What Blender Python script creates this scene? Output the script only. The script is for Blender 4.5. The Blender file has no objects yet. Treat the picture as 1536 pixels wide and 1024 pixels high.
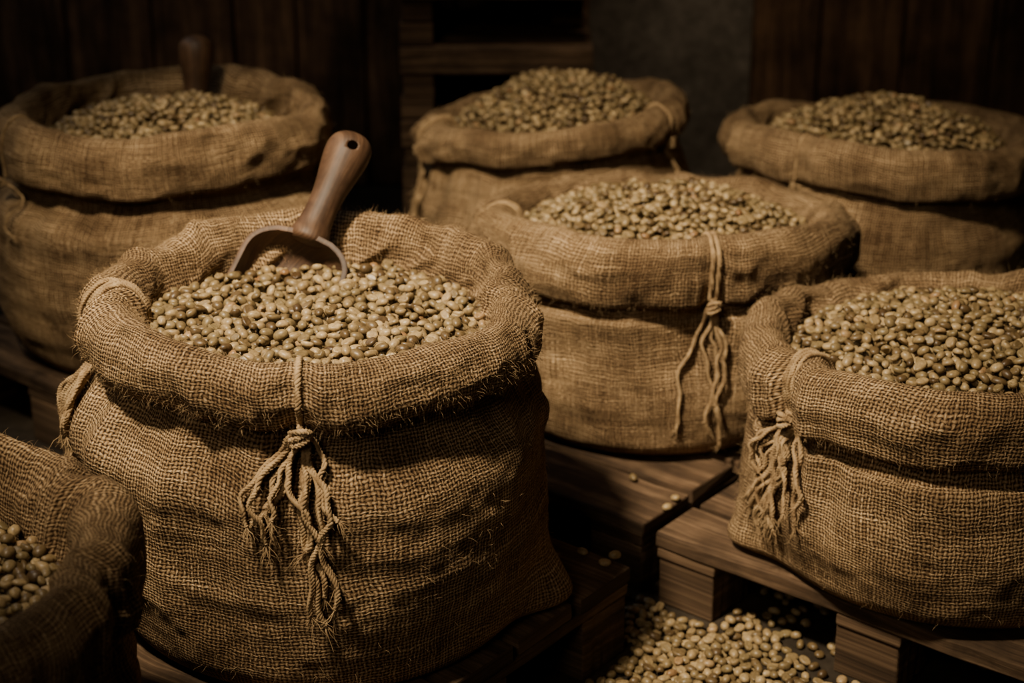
import bpy, bmesh, math, random
import numpy as np
from mathutils import Vector, Matrix
random.seed(7)
scene = bpy.context.scene
COL = scene.collection
PITCH = 0.0049          # weave pitch (m)

# ------------------------------------------------------------------ materials
class NB:
    def __init__(s, name):
        s.m = bpy.data.materials.new(name); s.m.use_nodes = True
        s.nt = s.m.node_tree; s.nt.nodes.clear()
        s.out = s.nt.nodes.new('ShaderNodeOutputMaterial')
        s.b = s.nt.nodes.new('ShaderNodeBsdfPrincipled')
        s.nt.links.new(s.b.outputs[0], s.out.inputs[0])
    def n(s, t, **kw):
        x = s.nt.nodes.new(t)
        for k, v in kw.items(): setattr(x, k, v)
        return x
    def put(s, sock, v):
        if isinstance(v, bpy.types.NodeSocket): s.nt.links.new(v, sock)
        else: sock.default_value = v
    def math(s, op, a, b=None):
        x = s.n('ShaderNodeMath', operation=op); s.put(x.inputs[0], a)
        if b is not None: s.put(x.inputs[1], b)
        return x.outputs[0]
    def comb(s, x, y, z=0.0):
        c = s.n('ShaderNodeCombineXYZ')
        s.put(c.inputs[0], x); s.put(c.inputs[1], y); s.put(c.inputs[2], z)
        return c.outputs[0]
    def noise(s, vec, scale, detail=2.0, rough=0.5):
        x = s.n('ShaderNodeTexNoise'); s.put(x.inputs['Vector'], vec)
        x.inputs['Scale'].default_value = scale; x.inputs['Detail'].default_value = detail
        x.inputs['Roughness'].default_value = rough
        return x.outputs['Fac']
    def ramp(s, f, stops):
        r = s.n('ShaderNodeValToRGB'); s.put(r.inputs[0], f)
        e = r.color_ramp.elements
        while len(e) < len(stops): e.new(0.5)
        for i, (p, c) in enumerate(stops):
            e[i].position = p; e[i].color = (c[0], c[1], c[2], 1)
        return r.outputs[0]
    def mixc(s, mode, fac, a, b):
        x = s.n('ShaderNodeMix', data_type='RGBA', blend_type=mode)
        s.put(x.inputs[0], fac); s.put(x.inputs[6], a); s.put(x.inputs[7], b)
        return x.outputs[2]
    def bump(s, h, strength, dist, normal=None):
        x = s.n('ShaderNodeBump'); s.put(x.inputs['Height'], h)
        x.inputs['Strength'].default_value = strength; x.inputs['Distance'].default_value = dist
        if normal is not None: s.put(x.inputs['Normal'], normal)
        return x.outputs[0]
    def fin(s, col, rough, normal=None, spec=0.2):
        s.put(s.b.inputs['Base Color'], col); s.put(s.b.inputs['Roughness'], rough)
        s.b.inputs['Specular IOR Level'].default_value = spec
        if normal is not None: s.put(s.b.inputs['Normal'], normal)
        return s.m

def mat_burlap():
    m = NB('burlap')
    uv = m.n('ShaderNodeUVMap').outputs[0]
    sp = m.n('ShaderNodeSeparateXYZ'); m.put(sp.inputs[0], uv)
    U, V = sp.outputs[0], sp.outputs[1]
    w1 = m.noise(uv, 0.22, 3, .6); w2 = m.noise(m.comb(V, U, 7.0), 0.22, 3, .6)
    w3 = m.noise(m.comb(U, V, 13.0), 0.025, 1); w4 = m.noise(m.comb(V, U, 21.0), 0.025, 1)
    def warp(c, a, b):
        x = m.math('ADD', c, m.math('MULTIPLY', m.math('SUBTRACT', a, .5), 2.0))
        return m.math('ADD', x, m.math('MULTIPLY', m.math('SUBTRACT', b, .5), 8.0))
    u = warp(U, w1, w3); v = warp(V, w2, w4)
    su = m.math('SINE', m.math('MULTIPLY', u, math.pi)); sv = m.math('SINE', m.math('MULTIPLY', v, math.pi))
    wu = m.math('POWER', m.math('ABSOLUTE', su), .85); wv = m.math('POWER', m.math('ABSOLUTE', sv), .85)
    a1 = m.math('MULTIPLY', m.math('MULTIPLY', m.math('SIGN', su), sv), .22)
    a2 = m.math('MULTIPLY', m.math('MULTIPLY', m.math('SIGN', sv), su), .22)
    tu = m.noise(m.comb(m.math('MULTIPLY', u, .9), m.math('MULTIPLY', v, .07)), 1.0, 2)
    tv = m.noise(m.comb(m.math('MULTIPLY', u, .07), m.math('MULTIPLY', v, .9), 5.0), 1.0, 2)
    hu = m.math('MULTIPLY', m.math('MULTIPLY', wu, m.math('ADD', .62, a1)), m.math('ADD', .28, m.math('MULTIPLY', tu, 1.44)))
    hv = m.math('MULTIPLY', m.math('MULTIPLY', wv, m.math('SUBTRACT', .62, a2)), m.math('ADD', .28, m.math('MULTIPLY', tv, 1.44)))
    h = m.math('MAXIMUM', hu, hv)
    fib = m.noise(uv, 2.5, 4, .75)
    h2 = m.math('ADD', h, m.math('MULTIPLY', m.math('SUBTRACT', fib, .5), .50))
    c = m.ramp(h2, [(0.18, (.014, .008, .004)), (.44, (.110, .067, .034)), (.68, (.36, .248, .138)), (1.0, (.68, .515, .32))])
    oc = m.n('ShaderNodeTexCoord').outputs['Object']
    st = m.noise(oc, 7.0, 5, .62)
    c = m.mixc('MULTIPLY', 1.0, c, m.ramp(st, [(.32, (.42, .37, .32)), (.5, (.86, .82, .77)), (.7, (1.18, 1.13, 1.04))]))
    bands = m.noise(m.comb(m.math('MULTIPLY', U, .012), m.math('MULTIPLY', V, .11), 3.0), 1.0, 2)
    c = m.mixc('MULTIPLY', 1.0, c, m.ramp(bands, [(.3, (.66, .64, .62)), (.7, (1.12, 1.12, 1.12))]))
    return m.fin(c, .93, m.bump(h2, 1.0, .0025), .12)

def mat_jute():
    m = NB('jute_twine')
    oc = m.n('ShaderNodeTexCoord').outputs['Object']
    f = m.noise(oc, 60, 3); f2 = m.noise(oc, 900, 2)
    c = m.ramp(f, [(.3, (.18, .112, .055)), (.7, (.43, .30, .16))])
    return m.fin(c, .9, m.bump(f2, .6, .0006), .15)

def mat_bean():
    m = NB('green_coffee_bean')
    at = m.n('ShaderNodeAttribute', attribute_name='tone').outputs['Fac']
    oc = m.n('ShaderNodeTexCoord').outputs['Object']
    f = m.noise(oc, 260, 3, .6)
    c = m.ramp(at, [(0, (.062, .035, .014)), (.22, (.140, .094, .042)), (.45, (.205, .152, .072)), (.65, (.275, .195, .094)), (.9, (.41, .305, .16)), (1, (.22, .112, .045))])
    c = m.mixc('MULTIPLY', 1.0, c, m.ramp(f, [(.3, (.60, .58, .54)), (.7, (1.14, 1.12, 1.10))]))
    return m.fin(c, .40, m.bump(f, .3, .0006), .4)

def mat_wood(name, dark, mid, lite, rough=.75, bstr=.6, us=3.0, vs=45.0, spec=.25):
    m = NB(name)
    uv = m.n('ShaderNodeUVMap').outputs[0]
    sp = m.n('ShaderNodeSeparateXYZ'); m.put(sp.inputs[0], uv)
    U, V = sp.outputs[0], sp.outputs[1]
    wob = m.noise(uv, 4.0, 2)
    v2 = m.math('ADD', V, m.math('MULTIPLY', wob, .04))
    g = m.noise(m.comb(m.math('MULTIPLY', U, us), m.math('MULTIPLY', v2, vs)), 1.0, 6, .65)
    g2 = m.noise(m.comb(m.math('MULTIPLY', U, us * 3), m.math('MULTIPLY', v2, vs * 5)), 1.0, 3, .6)
    big = m.noise(uv, 7.0, 5, .65)
    f = m.math('ADD', m.math('MULTIPLY', g, .65), m.math('MULTIPLY', g2, .35))
    c = m.ramp(f, [(.34, dark), (.5, mid), (.66, lite)])
    c = m.mixc('MULTIPLY', 1.0, c, m.ramp(big, [(.32, (.35, .32, .29)), (.5, (.85, .82, .79)), (.7, (1.35, 1.3, 1.25))]))
    return m.fin(c, rough, m.bump(f, bstr, .003), spec)

def mat_concrete(name, c0, c1, c2, sc=3.0, rough=.85):
    m = NB(name)
    oc = m.n('ShaderNodeTexCoord').outputs['Object']
    f = m.noise(oc, sc, 8, .65); g = m.noise(oc, sc * 14, 5, .7)
    h = m.math('ADD', m.math('MULTIPLY', f, .6), m.math('MULTIPLY', g, .4))
    c = m.ramp(h, [(.35, c0), (.5, c1), (.66, c2)])
    return m.fin(c, rough, m.bump(h, .7, .01), .2)

BURLAP = mat_burlap(); JUTE = mat_jute(); BEAN = mat_bean()
PALLET = mat_wood('pallet_wood', (.020, .012, .007), (.070, .043, .024), (.18, .118, .070), rough=.88)
PLANKW = mat_wood('old_plank_wood', (.020, .011, .006), (.085, .048, .026), (.20, .115, .062), us=1.5, vs=22)
SCOOPW = mat_wood('scoop_wood', (.028, .014, .007), (.075, .040, .021), (.15, .086, .048), rough=.55, bstr=.25, us=8, vs=70, spec=.3)
FLOORM = mat_concrete('floor_concrete', (.012, .008, .005), (.030, .022, .014), (.058, .043, .029))
STONEM = mat_concrete('plaster_stone', (.045, .038, .030), (.115, .100, .080), (.23, .20, .165), 2.2)

# ------------------------------------------------------------------ helpers
def empty(name, loc):
    e = bpy.data.objects.new(name, None); e.empty_display_size = .1
    e.location = loc; COL.objects.link(e); return e

def np_mesh(name, verts, loops, starts, mat, smooth=True, uvs=None, tone=None):
    me = bpy.data.meshes.new(name)
    me.vertices.add(len(verts)); me.vertices.foreach_set('co', np.ascontiguousarray(verts, dtype=np.float32).ravel())
    me.loops.add(len(loops)); me.loops.foreach_set('vertex_index', np.ascontiguousarray(loops, dtype=np.int32))
    me.polygons.add(len(starts)); me.polygons.foreach_set('loop_start', np.ascontiguousarray(starts, dtype=np.int32))
    me.update(calc_edges=True)
    me.polygons.foreach_set('use_smooth', np.full(len(starts), smooth, dtype=bool))
    if uvs is not None:
        l = me.uv_layers.new(name='UVMap'); l.data.foreach_set('uv', np.ascontiguousarray(uvs, dtype=np.float32).ravel())
    if tone is not None:
        a = me.attributes.new('tone', 'FLOAT', 'POINT'); a.data.foreach_set('value', np.ascontiguousarray(tone, dtype=np.float32))
    me.materials.append(mat); me.validate(); me.update()
    return me

def link(name, data, parent=None, loc=(0, 0, 0)):
    o = bpy.data.objects.new(name, data); o.location = loc
    COL.objects.link(o)
    if parent: o.parent = parent
    return o

def vn(rng, X, Y, nx, sy):
    G = rng.uniform(-1, 1, (nx, 64))
    x = X * nx; y = Y * sy + 11.3
    xi = np.floor(x).astype(int); yi = np.floor(y).astype(int)
    fx = x - xi; fy = y - yi
    fx = fx ** 3 * (fx * (fx * 6 - 15) + 10); fy = fy ** 3 * (fy * (fy * 6 - 15) + 10)
    a = G[xi % nx, yi % 64]; b = G[(xi + 1) % nx, yi % 64]
    c = G[xi % nx, (yi + 1) % 64]; d = G[(xi + 1) % nx, (yi + 1) % 64]
    return (a * (1 - fx) + b * fx) * (1 - fy) + (c * (1 - fx) + d * fx) * fy
def fbm(rng, X, Y, nx, sy, o=3):
    r = 0; a = 1
    for i in range(o):
        r = r + a * vn(rng, (X + .137 * i) % 1.0, Y + .31 * i, nx * 2 ** i, sy * 2 ** i); a *= .5
    return r
def ridged(n): return 1 - 2 * np.sqrt(n * n + .02)
def sstep(x, a, b):
    t = np.clip((x - a) / (b - a), 0, 1); return t * t * (3 - 2 * t)

# ------------------------------------------------------------------ bean packing
D = .0146
def pack(sampler, N, rng, c=.62, tries=14, step=.013):
    cells = {}; out = []
    def zat(x, y):
        ix, iy = int(math.floor(x / D)), int(math.floor(y / D)); z = 0.0
        for i in (ix - 1, ix, ix + 1):
            for j in (iy - 1, iy, iy + 1):
                for (qx, qy, qz) in cells.get((i, j), ()):
                    d2 = (qx - x) ** 2 + (qy - y) ** 2
                    if d2 < D * D:
                        t = qz + c * math.sqrt(D * D - d2)
                        if t > z: z = t
        return z
    for _ in range(N):
        p = sampler(rng)
        if p is None: continue
        bx, by = p; bz = zat(bx, by)
        for k in range(tries):
            if bz <= 0: break
            nx, ny = bx + rng.uniform(-step, step), by + rng.uniform(-step, step)
            nz = zat(nx, ny)
            if nz < bz: bx, by, bz = nx, ny, nz
        out.append((bx, by, bz))
        L = cells.setdefault((int(math.floor(bx / D)), int(math.floor(by / D))), [])
        L.append((bx, by, bz))
        if len(L) > 5: L.sort(key=lambda q: -q[2]); L.pop()
    return np.array(out)

def disc_sampler(R):
    def f(r):
        a = r.uniform(0, 2 * math.pi); q = R * math.sqrt(r.random()); return q * math.cos(a), q * math.sin(a)
    return f
PILE = pack(disc_sampler(.285), 4600, random.Random(3))

def proto(nr, ns):
    L, W, T = .0170 / 2, .0136 / 2, .0098
    vs = [(-L, 0, 0)]
    for i in range(1, nr):
        t = math.pi * i / nr; x = -L * math.cos(t); s = math.sin(t) ** .85
        for j in range(ns):
            a = -math.pi / 2 + 2 * math.pi * j / ns
            y = W * s * math.cos(a); z = math.sin(a) * s
            z = z * T * .62 if z > 0 else -T * .36 * (abs(z) ** .55 if z != 0 else 0) * (1 if s > .3 else s / .3)
            if j == 0: z += T * .30 * s
            vs.append((x, y, z))
    vs.append((L, 0, 0))
    loops = []; starts = []
    def add(f):
        starts.append(len(loops)); loops.extend(f)
    for j in range(ns): add([0, 1 + (j + 1) % ns, 1 + j])
    for i in range(nr - 2):
        for j in range(ns):
            a = 1 + i * ns + j; b = 1 + i * ns + (j + 1) % ns
            add([a, b, b + ns, a + ns])
    e = len(vs) - 1; o = 1 + (nr - 2) * ns
    for j in range(ns): add([o + j, o + (j + 1) % ns, e])
    return np.array(vs), np.array(loops), np.array(starts)
P_HI = proto(9, 12); P_LO = proto(7, 8)

def bean_mesh(name, P, seed, pr, tilt=.38):
    rng = np.random.default_rng(seed); n = len(P)
    v, lo, st = pr
    yaw = rng.uniform(0, 2 * np.pi, n)
    roll = rng.normal(0, tilt, n) + np.where(rng.random(n) < .33, np.pi, 0)
    pit = rng.normal(0, tilt * .8, n)
    def rm(ax, a):
        c, s = np.cos(a), np.sin(a); M = np.zeros((n, 3, 3)); i, j = [(1, 2), (2, 0), (0, 1)][ax]
        M[:, ax, ax] = 1; M[:, i, i] = c; M[:, j, j] = c; M[:, i, j] = -s; M[:, j, i] = s; return M
    R = rm(2, yaw) @ rm(1, pit) @ rm(0, roll)
    S = rng.normal(1, .08, (n, 3)) * rng.normal(1, .07, (n, 1))
    V = np.einsum('nij,nkj->nki', R, v[None] * S[:, None, :]) + P[:, None, :]
    k = len(v)
    loops = (lo[None] + (np.arange(n) * k)[:, None]).ravel()
    starts = (st[None] + (np.arange(n) * len(lo))[:, None]).ravel()
    tone = np.repeat(np.clip(rng.beta(1.5, 1.5, n), 0, 1), k)
    return np_mesh(name, V.reshape(-1, 3), loops, starts, BEAN, tone=tone)

# ------------------------------------------------------------------ twine
class Twine:
    def __init__(s, name):
        s.c = bpy.data.curves.new(name, 'CURVE'); s.c.dimensions = '3D'
        s.c.bevel_depth = 1.0; s.c.bevel_resolution = 1; s.c.use_fill_caps = True
        s.c.materials.append(JUTE)
    def poly(s, pts, rad):
        sp = s.c.splines.new('POLY'); sp.points.add(len(pts) - 1)
        for i, p in enumerate(pts):
            sp.points[i].co = (p[0], p[1], p[2], 1)
            sp.points[i].radius = rad[i] if hasattr(rad, '__len__') else rad
    def rope(s, pts, r, plies=3, lay=.012, step=.003, fray=True, rng=random):
        P = [Vector(p) for p in pts]; out = [P[0]]
        for a, b in zip(P, P[1:]):
            n = max(1, int((b - a).length / step))
            for i in range(1, n + 1): out.append(a.lerp(b, i / n))
        for _ in range(2):
            out = [out[0]] + [(out[i - 1] + out[i] * 2 + out[i + 1]) / 4 for i in range(1, len(out) - 1)] + [out[-1]]
        N = len(out); pr = r * .56
        for k in range(plies):
            q = []; ph = 2 * math.pi * k / plies; d = 0
            up = Vector((.3, .5, .8)).normalized()
            for i in range(N):
                t = (out[min(i + 1, N - 1)] - out[max(i - 1, 0)])
                if t.length < 1e-7: t = Vector((0, 0, 1))
                t.normalize(); x = t.cross(up)
                if x.length < .05: x = t.cross(Vector((1, 0, 0)))
                x.normalize(); y = t.cross(x)
                if i: d += (out[i] - out[i - 1]).length
                a = ph + d / lay * 2 * math.pi
                q.append(out[i] + (x * math.cos(a) + y * math.sin(a)) * r * .55)
            s.poly(q, pr)
        for i in range(2, N - 1, 2):
            if rng.random() < .6:
                s.fibre(out[i], Vector((rng.uniform(-1, 1), rng.uniform(-1, 1), rng.uniform(-1, .6))), rng.uniform(.004, .013), rng)
        if fray:
            t = (out[-1] - out[-3]).normalized()
            for _ in range(12):
                s.fibre(out[-1], t + Vector((rng.uniform(-.6, .6), rng.uniform(-.6, .6), rng.uniform(-.6, .3))), rng.uniform(.014, .034), rng, .0005)
    def fibre(s, p, d, L, rng, r=.0002):
        d = d.normalized(); q = [Vector(p)]
        for i in range(4):
            d = (d + Vector((rng.uniform(-.5, .5), rng.uniform(-.5, .5), rng.uniform(-.6, .35)))).normalized()
            q.append(q[-1] + d * L / 4)
        s.poly(q, [r, r, r * .8, r * .6, r * .3])

# ------------------------------------------------------------------ sack
def catmull(pts, per=14):
    P = np.array(pts); out = []; ks = []
    n = len(P)
    for i in range(n - 1):
        p0 = P[max(i - 1, 0)]; p1 = P[i]; p2 = P[i + 1]; p3 = P[min(i + 2, n - 1)]
        for t in np.linspace(0, 1, per, endpoint=False):
            out.append(.5 * ((2 * p1) + (-p0 + p2) * t + (2 * p0 - 5 * p1 + 4 * p2 - p3) * t * t + (-p0 + 3 * p1 - 3 * p2 + p3) * t ** 3)); ks.append(i + t)
    out.append(P[-1]); ks.append(n - 1)
    return np.array(out), np.array(ks)

def angd(a, b): return (a - b + np.pi) % (2 * np.pi) - np.pi

def make_sack(cx, cy, z0, H, R, B, Rc, seed, tilt=(0, 0), pinch=(), bulge=(), drop=.05, peak=.03,
              ch=.085, nth=400, M=190, hi=False, fuzz=0, tassels=(), wr=1.0, rbin=.046, ov=0.0, dip=None):
    rng = np.random.default_rng(seed); pr = random.Random(seed)
    E = empty('burlap_coffee_sack', (cx, cy, z0))
    nk = min(R - .018, B + .004)
    pts = [(.002, .001), (.5 * Rc, .001), (Rc - .02, .001), (Rc + .014, .016), (B - .010, .14 * H), (B, .33 * H), (B - .002, .5 * H), (B - .004, .63 * H),
           (nk + .003, H - ch - .024), (nk - .003, H - ch - .001), (R - .021, H - ch + .014), (R - .012, H - ch + .006), (R + .001, H - ch + .002), (R + .010, H - ch + .017),
           (R + .012, H - .045), (R + .006, H - .020), (R - .008, H - .005), (R - .024, H), (R - .038, H - .007), (R - .048, H - .025), (R - .055, H - .05), (R - .062, H - .10)]
    C, K = catmull(pts)
    ds = np.r_[0, np.cumsum(np.hypot(*np.diff(C, axis=0).T))]
    s = np.linspace(0, ds[-1], M)
    pr_r = np.interp(s, ds, C[:, 0]); pr_z = np.interp(s, ds, C[:, 1]); pk = np.interp(s, ds, K)
    th = np.arange(nth) / nth * 2 * np.pi
    TH, KK = np.meshgrid(th, pk); r = np.repeat(pr_r[:, None], nth, 1); z = np.repeat(pr_z[:, None], nth, 1)
    S = np.repeat(s[:, None], nth, 1); X = TH / (2 * np.pi); zb = z.copy()
    wtop = sstep(zb, .35 * H, .85 * H); wc = sstep(KK, 10.5, 12); wi = sstep(KK, 16.5, 19.5)
    wbody = (1 - sstep(KK, 8.2, 9.5)) * sstep(KK, 2.5, 4)
    p1, p2 = rng.uniform(0, 6.28, 2)
    am2 = .016 if ov == 0 else .003
    r = r * (1 + (am2 * np.cos(2 * TH + p1) + .010 * np.cos(3 * TH + p2) - ov * np.cos(2 * TH)) * sstep(r, .05, .2))
    Z0 = X * 0
    und = .010 * fbm(rng, X, Z0, 7, 1, 2) + .004 * vn(rng, X, Z0, 19, 1)
    z = z + wtop * und
    lip = sstep(KK, 8.5, 10) * (1 - sstep(KK, 13, 17))
    z = z + lip * (.009 * fbm(rng, X, Z0, 6, 1, 2) + .003 * vn(rng, X, Z0, 23, 1))
    r = r + wc * (1 - wi) * (.007 * fbm(rng, X, S, 11, 7, 2) + .0042 * ridged(fbm(rng, X, S, 24, 18, 2)))
    rim = np.exp(-((KK - 17.5) / 2.2) ** 2)
    fold = ridged(fbm(rng, X, S, 17, 5, 2))
    back = .35 + .65 * np.clip(np.sin(TH), 0, 1)
    r = r + wr * rim * .008 * fold * back; z = z + wr * rim * .004 * fold * back
    r = r - wi * (.010 * ridged(fbm(rng, X + .03 * np.sin(S * 40), S, 20, 4, 2)) + .005) * back
    zn = H - ch
    dn = np.clip(zn - zb, 0, 1)
    r = r + wbody * (.011 * fbm(rng, X, zb, 7, 3, 2) * sstep(dn, 0, .05)
                     + .0024 * ridged(fbm(rng, X + zb * .15, zb, 4, 15, 2)) * sstep(dn, .06, .2)
                     + .0030 * ridged(fbm(rng, X + zb * .4, zb, 12, 11, 2)) * sstep(dn, .02, .1)
                     + .0130 * ridged(fbm(rng, X + .3 * zb * np.sin(TH * 3) * .3, zb, 13, 3, 2)) * np.exp(-dn / .13) * sstep(dn, 0, .025))
    for (pt, pa) in pinch:
        d = angd(TH, pt); g = np.exp(-(d / .075) ** 2); g2 = np.exp(-((np.abs(d) - .17) / .07) ** 2)
        r = r + pa * (wc * (1 - wi) * (-.018 * g + .006 * g2) + wbody * np.exp(-dn / .09) * (-.014 * g + .010 * g2) - wi * .012 * g)
        z = z + pa * lip * .016 * g
        r = r + pa * wbody * .007 * np.cos((np.abs(d)) * 26 + dn * 18) * np.exp(-(d / .4) ** 2) * np.exp(-dn / .1) * sstep(dn, 0, .03)
        r = r + pa * wc * .003 * np.cos(d * 75) * np.exp(-(d / .22) ** 2)
    for (bt, ba) in bulge:
        d = angd(TH, bt); g = np.exp(-(d / .17) ** 2) * np.exp(-(zb / .06) ** 2)
        r = r + ba * g * sstep(KK, 1.5, 3)
    r = r + .0012 * fbm(rng, X, S, 90, 60, 1) * sstep(KK, 3, 4)
    x = r * np.cos(TH); y = r * np.sin(TH)
    z = z + wtop * (tilt[0] * x + tilt[1] * y)
    z = np.maximum(z, .001)
    G = np.stack([x, y, z], -1)
    V = G.reshape(-1, 3)
    i = np.arange(M - 1)[:, None]; j = np.arange(nth)[None, :]; j2 = (j + 1) % nth
    F = np.stack([i * nth + j, i * nth + j2, (i + 1) * nth + j2, (i + 1) * nth + j], -1).reshape(-1, 4)
    nu = 2 * round(math.pi * R / PITCH); du = nu / nth
    uu = np.stack([j + 0 * i, j + 1 + 0 * i, j + 1 + 0 * i, j + 0 * i], -1) * du
    sv = s / PITCH
    vv = np.stack([np.broadcast_to(sv[i], (M - 1, nth)), np.broadcast_to(sv[i], (M - 1, nth)), np.broadcast_to(sv[i + 1], (M - 1, nth)), np.broadcast_to(sv[i + 1], (M - 1, nth))], -1)
    uv = np.stack([uu, vv], -1).reshape(-1, 2)
    me = np_mesh('sack_cloth', V, F.ravel(), np.arange(len(F)) * 4, BURLAP, uvs=uv)
    link('sack_cloth', me, E)
    rb = R - rbin
    a = rng.uniform(0, 6.28); P = PILE.copy()
    P[:, :2] = P[:, :2] @ np.array([[math.cos(a), -math.sin(a)], [math.sin(a), math.cos(a)]])
    tb = np.arctan2(P[:, 1], P[:, 0])
    P = P[np.hypot(P[:, 0], P[:, 1]) < rb * (1 - ov * np.cos(2 * tb))]
    def heap(xx, yy):
        q = np.clip((xx ** 2 + yy ** 2) / rb ** 2, 0, 1)
        lump = .004 * np.sin(xx * 31 + seed) * np.cos(yy * 27 + seed * 2)
        if dip: lump = lump - dip[2] * np.exp(-((xx - dip[0]) ** 2 + (yy - dip[1]) ** 2) / .07 ** 2)
        return H - drop + peak * (1 - q) ** .85 + tilt[0] * xx + tilt[1] * yy + lump
    P[:, 2] += heap(P[:, 0], P[:, 1]) - .034
    P = P[P[:, 2] > heap(P[:, 0], P[:, 1]) - .026]
    link('coffee_beans', bean_mesh('coffee_beans', P, seed, P_HI if hi else P_LO), E)
    bm = bmesh.new(); rings = 16; seg = 48; prev = None; c0 = bm.verts.new((0, 0, float(heap(np.array(0.), np.array(0.))) - .026))
    for q in range(1, rings + 1):
        rr = (rb + .004) * q / rings
        cur = [bm.verts.new((rr * math.cos(t), rr * math.sin(t), float(heap(np.array(rr * math.cos(t)), np.array(rr * math.sin(t)))) - .026)) for t in [2 * math.pi * k / seg for k in range(seg)]]
        for k in range(seg):
            if prev is None: bm.faces.new([c0, cur[k], cur[(k + 1) % seg]])
            else: bm.faces.new([prev[k], cur[k], cur[(k + 1) % seg], prev[(k + 1) % seg]])
        prev = cur
    bme = bpy.data.meshes.new('bean_bed'); bm.to_mesh(bme); bm.free(); bme.materials.append(BEAN)
    link('bean_bed', bme, E)
    ok = (pk > 3) & (pk < 17.6)
    kidx = np.where(ok)[0]
    def surf(t, zz):
        jj = int(round((t % (2 * math.pi)) / (2 * math.pi) * nth)) % nth
        c = G[kidx, jj]; rr = np.hypot(c[:, 0], c[:, 1]); zc = c[:, 2]
        m = np.abs(zc - zz) < .007
        return float(rr[m].max()) if m.any() else B
    if tassels:
        tw = Twine('tie_twine')
        for T in tassels:
            t0 = T['t']; rr = T.get('r', .003)
            lipk = int(np.argmin(np.abs(pk - 12.3)))
            jj = int(round((t0 % (2 * math.pi)) / (2 * math.pi) * nth)) % nth
            zl = G[lipk, jj, 2] - .004
            zk = T.get('zk', zl)
            rk = surf(t0, zk + .01) + .004
            K0 = Vector((rk * math.cos(t0), rk * math.sin(t0), zk))
            for w in range(T.get('wraps', 1)):
                tt = t0 + (w - (T.get('wraps', 1) - 1) / 2) * .026
                jw = int(round((tt % (2 * math.pi)) / (2 * math.pi) * nth)) % nth
                path = []
                for kk in np.arange(20.5, 12.2, -.35):
                    q = int(np.argmin(np.abs(pk - kk))); g = Vector(G[q, jw])
                    cen = Vector(((R - .022) * math.cos(tt), (R - .022) * math.sin(tt), g.z if 12.2 < kk < 14.5 else H - .04))
                    path.append(g + (g - cen).normalized() * (rr * .7))
                path.append(K0 + Vector((0, 0, .004)))
                tw.rope(path, rr, 3, fray=False, rng=pr)
            kn = T.get('knot', 1.0)
            tang = Vector((-math.sin(t0), math.cos(t0), 0)); nor = Vector((math.cos(t0), math.sin(t0), 0))
            for w in range(3):
                path = []
                for q in range(15):
                    a = q / 14 * 2 * math.pi * 1.15 + w * 2
                    path.append(K0 + nor * (.003 + .006 * kn * math.sin(a)) + tang * (.010 * kn * math.cos(a)) + Vector((0, 0, -.004 * w + .005 * kn * math.sin(a * 1.0 + w) - .002)))
                tw.rope(path, rr * .95, 3, fray=False, rng=pr)
            for (sx, L) in T['s']:
                path = [K0 + nor * .003]; n = 26; ph = pr.uniform(0, 6.28); off = pr.uniform(.002, .015); am = pr.uniform(.004, .013); fq = pr.uniform(3, 10)
                for q in range(1, n + 1):
                    f = q / n; zz = zk - L * f
                    lat = sx * (f ** .6) + am * (math.sin(ph + f * fq) - math.sin(ph) * (1 - f)) * min(1, f * 3) + .003 * math.sin(ph * 3 + f * 22)
                    t = t0 + lat / R
                    if zz > .004:
                        rs = max(surf(t, zz) + .002 + off, rk - T.get('fall', .5) * L * f)
                    else: zz = .006; rs = rk + .01 * f
                    path.append(Vector((rs * math.cos(t), rs * math.sin(t), zz)))
                tw.rope(path, rr * pr.uniform(.7, 1.05), 3, lay=.013, fray=True, rng=pr)
        link('tie_twine', tw.c, E)
    if fuzz:
        fz = Twine('loose_fibres'); fz.c.bevel_resolution = 0
        vsn = me.vertices
        for _ in range(fuzz):
            top = pr.random() < .6
            kk = pr.uniform(11.5, 20) if top else pr.uniform(3.5, 11)
            q = int(np.argmin(np.abs(pk - kk))); jj = pr.randrange(nth); v = vsn[q * nth + jj]
            d = v.normal + Vector((pr.uniform(-.9, .9), pr.uniform(-.9, .9), pr.uniform(-.9, .9)))
            fz.fibre(v.co, d, pr.uniform(.004, .015), pr, .00017)
        link('loose_fibres', fz.c, E)
    return E

rad = math.radians
def strands(n, w, l0, l1, seed):
    q = random.Random(seed); return [(q.uniform(-w, w), q.uniform(l0, l1)) for _ in range(n)]

# main (front-left) sack
make_sack(-.252, 2.064, .138, .440, .287, .313, .275, 11, tilt=(-.035, -.005), pinch=[(rad(192), 1.1), (rad(-88), .45), (rad(8), .9)],
          bulge=[(rad(-12), .06)], drop=.058, peak=.013, hi=True, fuzz=9500, nth=560, M=260, wr=1.8, ov=.03, ch=.080, rbin=.040, dip=(-.075, .10, .020),
          tassels=[dict(t=rad(-88), s=[(-.03, .10), (-.05, .13), (-.03, .12), (.012, .20), (.02, .18), (.0, .14), (.024, .21), (-.03, .09), (.03, .10), (.016, .235), (-.045, .12), (.026, .13), (-.06, .11), (.012, .22)], r=.0044, fall=.35, knot=1.2),
                   dict(t=rad(190), wraps=4, s=strands(19, .038, .10, .24, 5), r=.004, fall=.0, knot=1.4)])
# right-front sack
make_sack(.636, 2.22, .12, .33, .300, .300, .262, 23, tilt=(0, -.06), pinch=[(rad(206), 1.2)], bulge=[(rad(186), .05)], drop=.045, peak=.075, hi=True, fuzz=5500, nth=520, M=230, ch=.095,
          tassels=[dict(t=rad(206), wraps=3, s=strands(18, .055, .09, .18, 8), r=.0042, fall=.3, knot=1.3)], wr=1.6)
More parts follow.
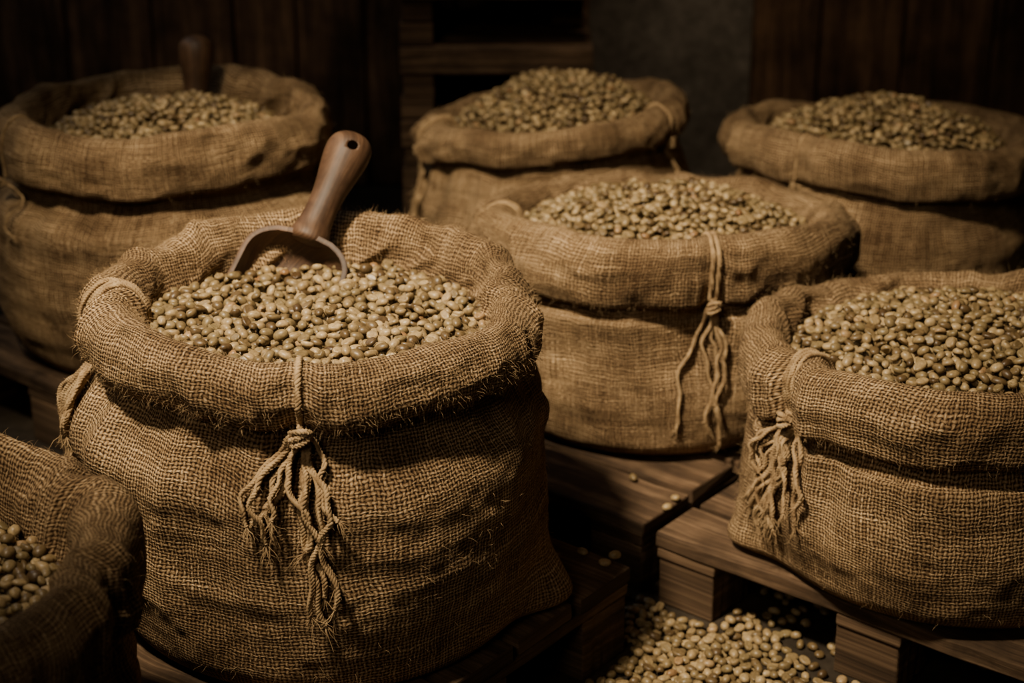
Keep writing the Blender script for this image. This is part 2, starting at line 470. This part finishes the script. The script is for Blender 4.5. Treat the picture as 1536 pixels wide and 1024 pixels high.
# middle sack
make_sack(.252, 2.74, .12, .348, .302, .300, .262, 31, tilt=(0, -.12), pinch=[(rad(-79), .5), (rad(182), 1.1), (rad(0), .6)], drop=.045, peak=.072, fuzz=3000, ch=.100, wr=1.5,
          tassels=[dict(t=rad(-79), s=[(.0, .2), (.01, .17), (-.06, .21), (.015, .12), (.02, .23)], r=.0042, wraps=2, fall=.3),
                   dict(t=rad(184), wraps=3, s=strands(11, .03, .05, .12, 9), r=.004, fall=.2)], rbin=.052)
# back-left sack
make_sack(-.630, 3.03, .13, .442, .288, .318, .27, 43, pinch=[(rad(200), .5), (rad(20), .5)], drop=.068, peak=.065, fuzz=800, wr=1.9, tilt=(0, -.025), ch=.105,
          tassels=[dict(t=rad(215), s=[(.03, .05), (.06, .08)], r=.003)], rbin=.060)
# back-centre sack
make_sack(.0845, 3.42, 0, .472, .268, .288, .235, 57, tilt=(.10, -.04), pinch=[(rad(192), 1.0), (rad(-33), .4)], drop=.04, peak=.095, fuzz=600, ch=.075,
          tassels=[dict(t=rad(192), wraps=3, s=strands(14, .035, .08, .16, 4), r=.004, fall=.1), dict(t=rad(-33), s=[(.01, .08), (.02, .11)], r=.003)], rbin=.056)
# back-right sack
make_sack(.735, 3.27, 0, .472, .302, .32, .26, 61, tilt=(-.03, -.09), pinch=[(rad(228), .3), (rad(180), .6)], drop=.042, peak=.086, fuzz=600, ch=.092, wr=1.5,
          tassels=[dict(t=rad(226), s=[(.0, .02)], r=.0025, knot=.5)], rbin=.068)
# near-left sack
make_sack(-.672, 1.484, 0, .510, .285, .29, .26, 77, pinch=[(rad(-6), .8), (rad(40), .9)], drop=.085, peak=.03, fuzz=1500, ch=.11, wr=1.8,
          tassels=[dict(t=rad(-14), wraps=0, s=strands(12, .03, .03, .08, 6), r=.0036, fall=.0, zk=.385)], rbin=.06)

# ------------------------------------------------------------------ boards / pallets
def board(bm, uvl, o, dL, dW, dT, L, W, T, rng, n=10, jit=.0016):
    o = Vector(o); dL = Vector(dL).normalized(); dW = Vector(dW).normalized(); dT = Vector(dT).normalized()
    ou, ov = rng.uniform(0, 50), rng.uniform(0, 50)
    rings = []
    for i in range(n + 1):
        l = -L / 2 + L * i / n; ring = []
        for (a, b) in ((-1, -1), (1, -1), (1, 1), (-1, 1)):
            p = o + dL * (l + rng.uniform(-jit, jit)) + dW * (a * W / 2 + rng.uniform(-jit, jit)) + dT * (b * T / 2 + rng.uniform(-jit, jit) * .6)
            ring.append((bm.verts.new(p), l, a, b))
        rings.append(ring)
    def face(vs, mode):
        f = bm.faces.new([v[0] for v in vs]); f.smooth = False
        for lp, v in zip(f.loops, vs):
            if mode == 'e': lp[uvl].uv = (ou + v[2] * W * .12, ov + v[3] * T / 2 + .2)
            else: lp[uvl].uv = (ou + v[1], ov + v[2] * W / 2 + v[3] * T / 2 * 1.3)
    for i in range(n):
        for k in range(4):
            a, b = rings[i][k], rings[i][(k + 1) % 4]; c, d = rings[i + 1][(k + 1) % 4], rings[i + 1][k]
            face([a, b, c, d], 's')
    face(rings[0][::-1], 'e'); face(rings[-1], 'e')

def board_obj(name, specs, mat, seed, bevel=.003, parent=None):
    rng = random.Random(seed); bm = bmesh.new(); uvl = bm.loops.layers.uv.new('UVMap')
    for s in specs: board(bm, uvl, *s, rng)
    bmesh.ops.recalc_face_normals(bm, faces=bm.faces)
    me = bpy.data.meshes.new(name); bm.to_mesh(me); bm.free(); me.materials.append(mat)
    o = link(name, me, parent)
    b = o.modifiers.new('bevel', 'BEVEL'); b.width = bevel; b.segments = 2; b.limit_method = 'ANGLE'; b.angle_limit = rad(50)
    return o

UD = Vector((.777, -.63, 0)).normalized(); VD = Vector((.63, .777, 0)).normalized(); ZD = Vector((0, 0, 1))
def pallet_specs(cx, cy, LU, LV, H, u=UD, v=VD, zb=0.0, nb=5, gap=.012):
    c = Vector((cx, cy, zb)); S = []; tt = .024; bt = .018
    w = (LV - gap * (nb - 1)) / nb
    for i in range(nb):
        S.append((c + v * (-LV / 2 + w / 2 + i * (w + gap)) + ZD * (H - tt / 2), u, v, ZD, LU - .006 * (i % 2), w, tt))
    bw = .10
    for k in (-1, 0, 1):
        uo = u * k * (LU / 2 - bw / 2 - .003)
        S.append((c + uo + ZD * (H - tt - bt / 2 - .0005), v, u, ZD, LV - .004, bw, bt))
        bh = H - tt - bt - .001
        for q in (-1, 0, 1):
            S.append((c + uo + v * q * (LV / 2 - .055) + ZD * (bh / 2), v, u, ZD, .10, bw - .004, bh))
    return S
board_obj('wooden_pallet', pallet_specs(-.283, 2.049, .64, .64, .138), PALLET, 1)
board_obj('wooden_pallet', pallet_specs(.163, 2.709, .62, .66, .12), PALLET, 2)
board_obj('wooden_pallet', pallet_specs(.660, 2.229, .70, .56, .12), PALLET, 3)
board_obj('wooden_pallet', pallet_specs(-.625, 3.03, .66, .66, .13), PALLET, 4)
# stacked timber pallets behind
specs = []; XA = Vector((1, 0, 0)); YA = Vector((0, 1, 0))
zc = 0.0
while zc < .85:
    for bx, by0, ly in ((-.215, 3.80, .50), (.13, 4.02, .28)):
        for hh in (0, 1):
            specs.append((Vector((bx + .004 * hh, by0 + ly / 2, zc + .026 + hh * .052)), YA, XA, ZD, ly, .075 - .006 * hh, .050))
    zc += .105
    for by in (3.84, 4.20):
        specs.append((Vector((-.035, by, zc + .031)), XA, YA, ZD, .435, .10, .060))
    specs.append((Vector((-.035, 4.02, zc + .05)), XA, YA, ZD, .435, .20, .022))
    zc += .063
board_obj('pallet_stack', specs, PALLET, 9)

# ------------------------------------------------------------------ room
def plane(name, corners, mat):
    me = bpy.data.meshes.new(name); me.from_pydata(corners, [], [(0, 1, 2, 3)]); me.materials.append(mat); return link(name, me)
plane('floor', [(-3.5, -1, 0), (3.5, -1, 0), (3.5, 4.5, 0), (-3.5, 4.5, 0)], FLOORM)
plane('wall_back', [(-3.5, 4.45, 0), (3.5, 4.45, 0), (3.5, 4.45, 2.8), (-3.5, 4.45, 2.8)], STONEM)
rw = random.Random(5); sp = []
xx = -3.4
while xx < .16:
    w = rw.uniform(.16, .24); w = min(w, .20 - xx)
    sp.append(((xx + w / 2, 4.40 + rw.uniform(-.006, .006), 1.4), ZD, (1, 0, 0), (0, 1, 0), 2.79, w - .006, .04)); xx += w
xx = .62
while xx < 3.4:
    w = rw.uniform(.16, .24)
    sp.append(((xx + w / 2, 4.40 + rw.uniform(-.006, .006), 1.4), ZD, (1, 0, 0), (0, 1, 0), 2.79, w - .006, .04)); xx += w
board_obj('wall_back_planks', sp, PLANKW, 12)

# ------------------------------------------------------------------ spilled beans
def in_pallet(x, y, cx, cy, LU, LV, m=0.0):
    d = Vector((x - cx, y - cy, 0)); return abs(d.dot(UD)) < LU / 2 + m and abs(d.dot(VD)) < LV / 2 + m
def bad(x, y):
    if in_pallet(x, y, -.283, 2.049, .64, .64, .008) or in_pallet(x, y, .163, 2.709, .62, .66, .008): return True
    if in_pallet(x, y, .660, 2.229, .70, .56, .006):     # open bays of this pallet may hold beans, its blocks may not
        d = Vector((x - .660, y - 2.229, 0)); du = d.dot(UD); dv = d.dot(VD)
        return dv > -.12 or any(abs(du - k * .297) < .062 for k in (-1, 0, 1))
    return False
def spill(r):
    for _ in range(60):
        if r.random() < .62: x, y = r.gauss(.235, .10), r.gauss(2.03, .12)
        else: x, y = r.gauss(.34, .22), r.gauss(1.98, .19)
        if not bad(x, y): return x, y
    return None
SP = pack(spill, 800, random.Random(8), tries=16, step=.026)
SP = np.array([p for p in SP if not bad(p[0], p[1])])
SP[:, 2] += .0045
spo = link('spilled_coffee_beans', bean_mesh('spilled_coffee_beans', SP, 99, P_HI, .2))
pb = [(.13, 2.10, .1435), (.10, 2.13, .1435), (.145, 2.12, .1435), (.19, 2.40, .1255), (.235, 2.30, .1255), (.25, 2.33, .1255)]
link('loose_coffee_beans', bean_mesh('loose_coffee_beans', np.array(pb), 98, P_HI, .1))

# ------------------------------------------------------------------ scoop
def make_scoop(neck, A, N, scale=1.0, hole=True, hl=1.0):
    A = Vector(A).normalized(); N = Vector(N); N = (N - A * N.dot(A)).normalized()
    Y = -N; Xv = Y.cross(A).normalized()
    Mx = Matrix((Xv, Y, A)).transposed().to_4x4(); Mx.translation = Vector(neck)
    E = empty('wooden_scoop', (0, 0, 0)); E.matrix_world = Mx @ Matrix.Scale(scale, 4)
    W, Dp, Lb = .066, .052, .150; ns, nf = 30, 28
    bm = bmesh.new(); uvl = bm.loops.layers.uv.new('UVMap'); grid = []
    for i in range(ns + 1):
        s = i / ns; e = min(s / .30, 1); k = (1 - (1 - e) ** 2.6) ** (1 / 2.2)
        k = max(k, .02) * (1 + .10 * s)
        grid.append([bm.verts.new((W * k * math.sin(f), Dp * k * math.cos(f) ** .8 if math.cos(f) > 1e-6 else 0, .004 - Lb * s)) for f in [(-.5 + q / nf) * math.pi for q in range(nf + 1)]])
    for i in range(ns):
        for q in range(nf):
            f = bm.faces.new([grid[i][q], grid[i][q + 1], grid[i + 1][q + 1], grid[i + 1][q]]); f.smooth = True
            for lp in f.loops: lp[uvl].uv = (lp.vert.co.z, lp.vert.co.x + lp.vert.co.y)
    me = bpy.data.meshes.new('bowl'); bm.to_mesh(me); bm.free(); me.materials.append(SCOOPW)
    o = link('bowl', me, E); m = o.modifiers.new('s', 'SOLIDIFY'); m.thickness = .0065; m.offset = 0
    b = o.modifiers.new('b', 'BEVEL'); b.width = .002; b.segments = 2; b.limit_method = 'ANGLE'; b.angle_limit = rad(50)
    prof = [(-.006, .008), (-.004, .018), (.000, .0235), (.008, .0240), (.022, .0205), (.045, .0190), (.07, .0205), (.095, .0245), (.115, .0275), (.130, .0275), (.141, .0235), (.148, .0150), (.151, .004)]
    prof = [(z * hl, r) for z, r in prof]
    C, K = catmull(prof, 5); bm = bmesh.new(); uvl = bm.loops.layers.uv.new('UVMap'); seg = 36; rings = []
    for (z, r) in C:
        rings.append([bm.verts.new((r * math.cos(2 * math.pi * k / seg) * 1.06, .016 + .9 * r * math.sin(2 * math.pi * k / seg) + .06 * max(z, 0), z)) for k in range(seg)])
    for a, b in zip(rings, rings[1:]):
        for k in range(seg): bm.faces.new([a[k], a[(k + 1) % seg], b[(k + 1) % seg], b[k]])
    bm.faces.new(rings[0][::-1]); bm.faces.new(rings[-1])
    for f in bm.faces:
        f.smooth = True
        for lp in f.loops: lp[uvl].uv = (lp.vert.co.z, lp.vert.co.x * .8 + lp.vert.co.y)
    bmesh.ops.recalc_face_normals(bm, faces=bm.faces)
    me = bpy.data.meshes.new('handle'); bm.to_mesh(me); bm.free(); me.materials.append(SCOOPW)
    h = link('handle', me, E)
    if hole:
        bmc = bmesh.new(); bmesh.ops.create_cone(bmc, cap_ends=True, segments=24, radius1=.0065, radius2=.0065, depth=.12,
                                                matrix=Matrix.Translation((.010, .026, .128 * hl)) @ Matrix.Rotation(rad(90), 4, 'X'))
        cm = bpy.data.meshes.new('c'); bmc.to_mesh(cm); bmc.free(); co = link('c', cm, E)
        md = h.modifiers.new('bool', 'BOOLEAN'); md.object = co; md.operation = 'DIFFERENCE'; md.solver = 'EXACT'
        bpy.context.view_layer.update()
        nm = bpy.data.meshes.new_from_object(h.evaluated_get(bpy.context.evaluated_depsgraph_get()))
        h.modifiers.clear(); h.data = nm
        bpy.data.objects.remove(co)
    return E
make_scoop((-.288, 2.252, .574), (.36, .56, .75), (-.15, -.8, .5), 1.12, hl=1.03)
make_scoop((-.604, 3.17, .488), (.02, .15, 1), (0, -1, .1), 1.12, hole=False)

# ------------------------------------------------------------------ lights, world, camera
def look(o, t):
    o.rotation_euler = (Vector(t) - o.location).to_track_quat('-Z', 'Y').to_euler()
L = bpy.data.lights.new('key', 'SPOT'); L.energy = 980; L.spot_size = rad(42); L.spot_blend = 1.0; L.shadow_soft_size = .14; L.color = (1.0, .83, .59)
lo = link('pendant_key_light', L, loc=(-.95, 1.05, 3.0)); look(lo, (-.03, 2.38, .5))
L2 = bpy.data.lights.new('cool', 'AREA'); L2.energy = 7; L2.size = .9; L2.color = (.88, .94, 1.0)
lo2 = link('window_skylight', L2, loc=(-1.9, 3.4, 2.4)); look(lo2, (-.2, 2.3, .5))
L3 = bpy.data.lights.new('front', 'SPOT'); L3.energy = 72; L3.spot_size = rad(42); L3.spot_blend = 1.0; L3.shadow_soft_size = .5; L3.color = (1.0, .83, .60)
lo3 = link('front_fill_light', L3, loc=(-.9, -.6, 2.3)); look(lo3, (-.02, 2.32, .55))  # added fill spot for the sack fronts, stands for no real opening
L4 = bpy.data.lights.new('wall', 'SPOT'); L4.energy = 62; L4.spot_size = rad(66); L4.spot_blend = 1.0; L4.shadow_soft_size = .2; L4.color = (1.0, .78, .55)
lo4 = link('wall_fill_light', L4, loc=(.30, 3.1, 2.5)); look(lo4, (.10, 4.4, .8))  # added spot to brighten the back wall, not an actual fixture
w = bpy.data.worlds.new('world'); scene.world = w; w.use_nodes = True
w.node_tree.nodes['Background'].inputs[0].default_value = (1.0, .80, .56, 1); w.node_tree.nodes['Background'].inputs[1].default_value = .006
cd = bpy.data.cameras.new('camera'); cam = link('camera', cd, loc=(0, 0, 1.325)); cam.rotation_euler = (rad(68), 0, 0)
cd.lens = 60; cd.sensor_width = 36; cd.clip_start = .05
cd.dof.use_dof = True; cd.dof.focus_distance = 2.05; cd.dof.aperture_fstop = 3.6
scene.camera = cam
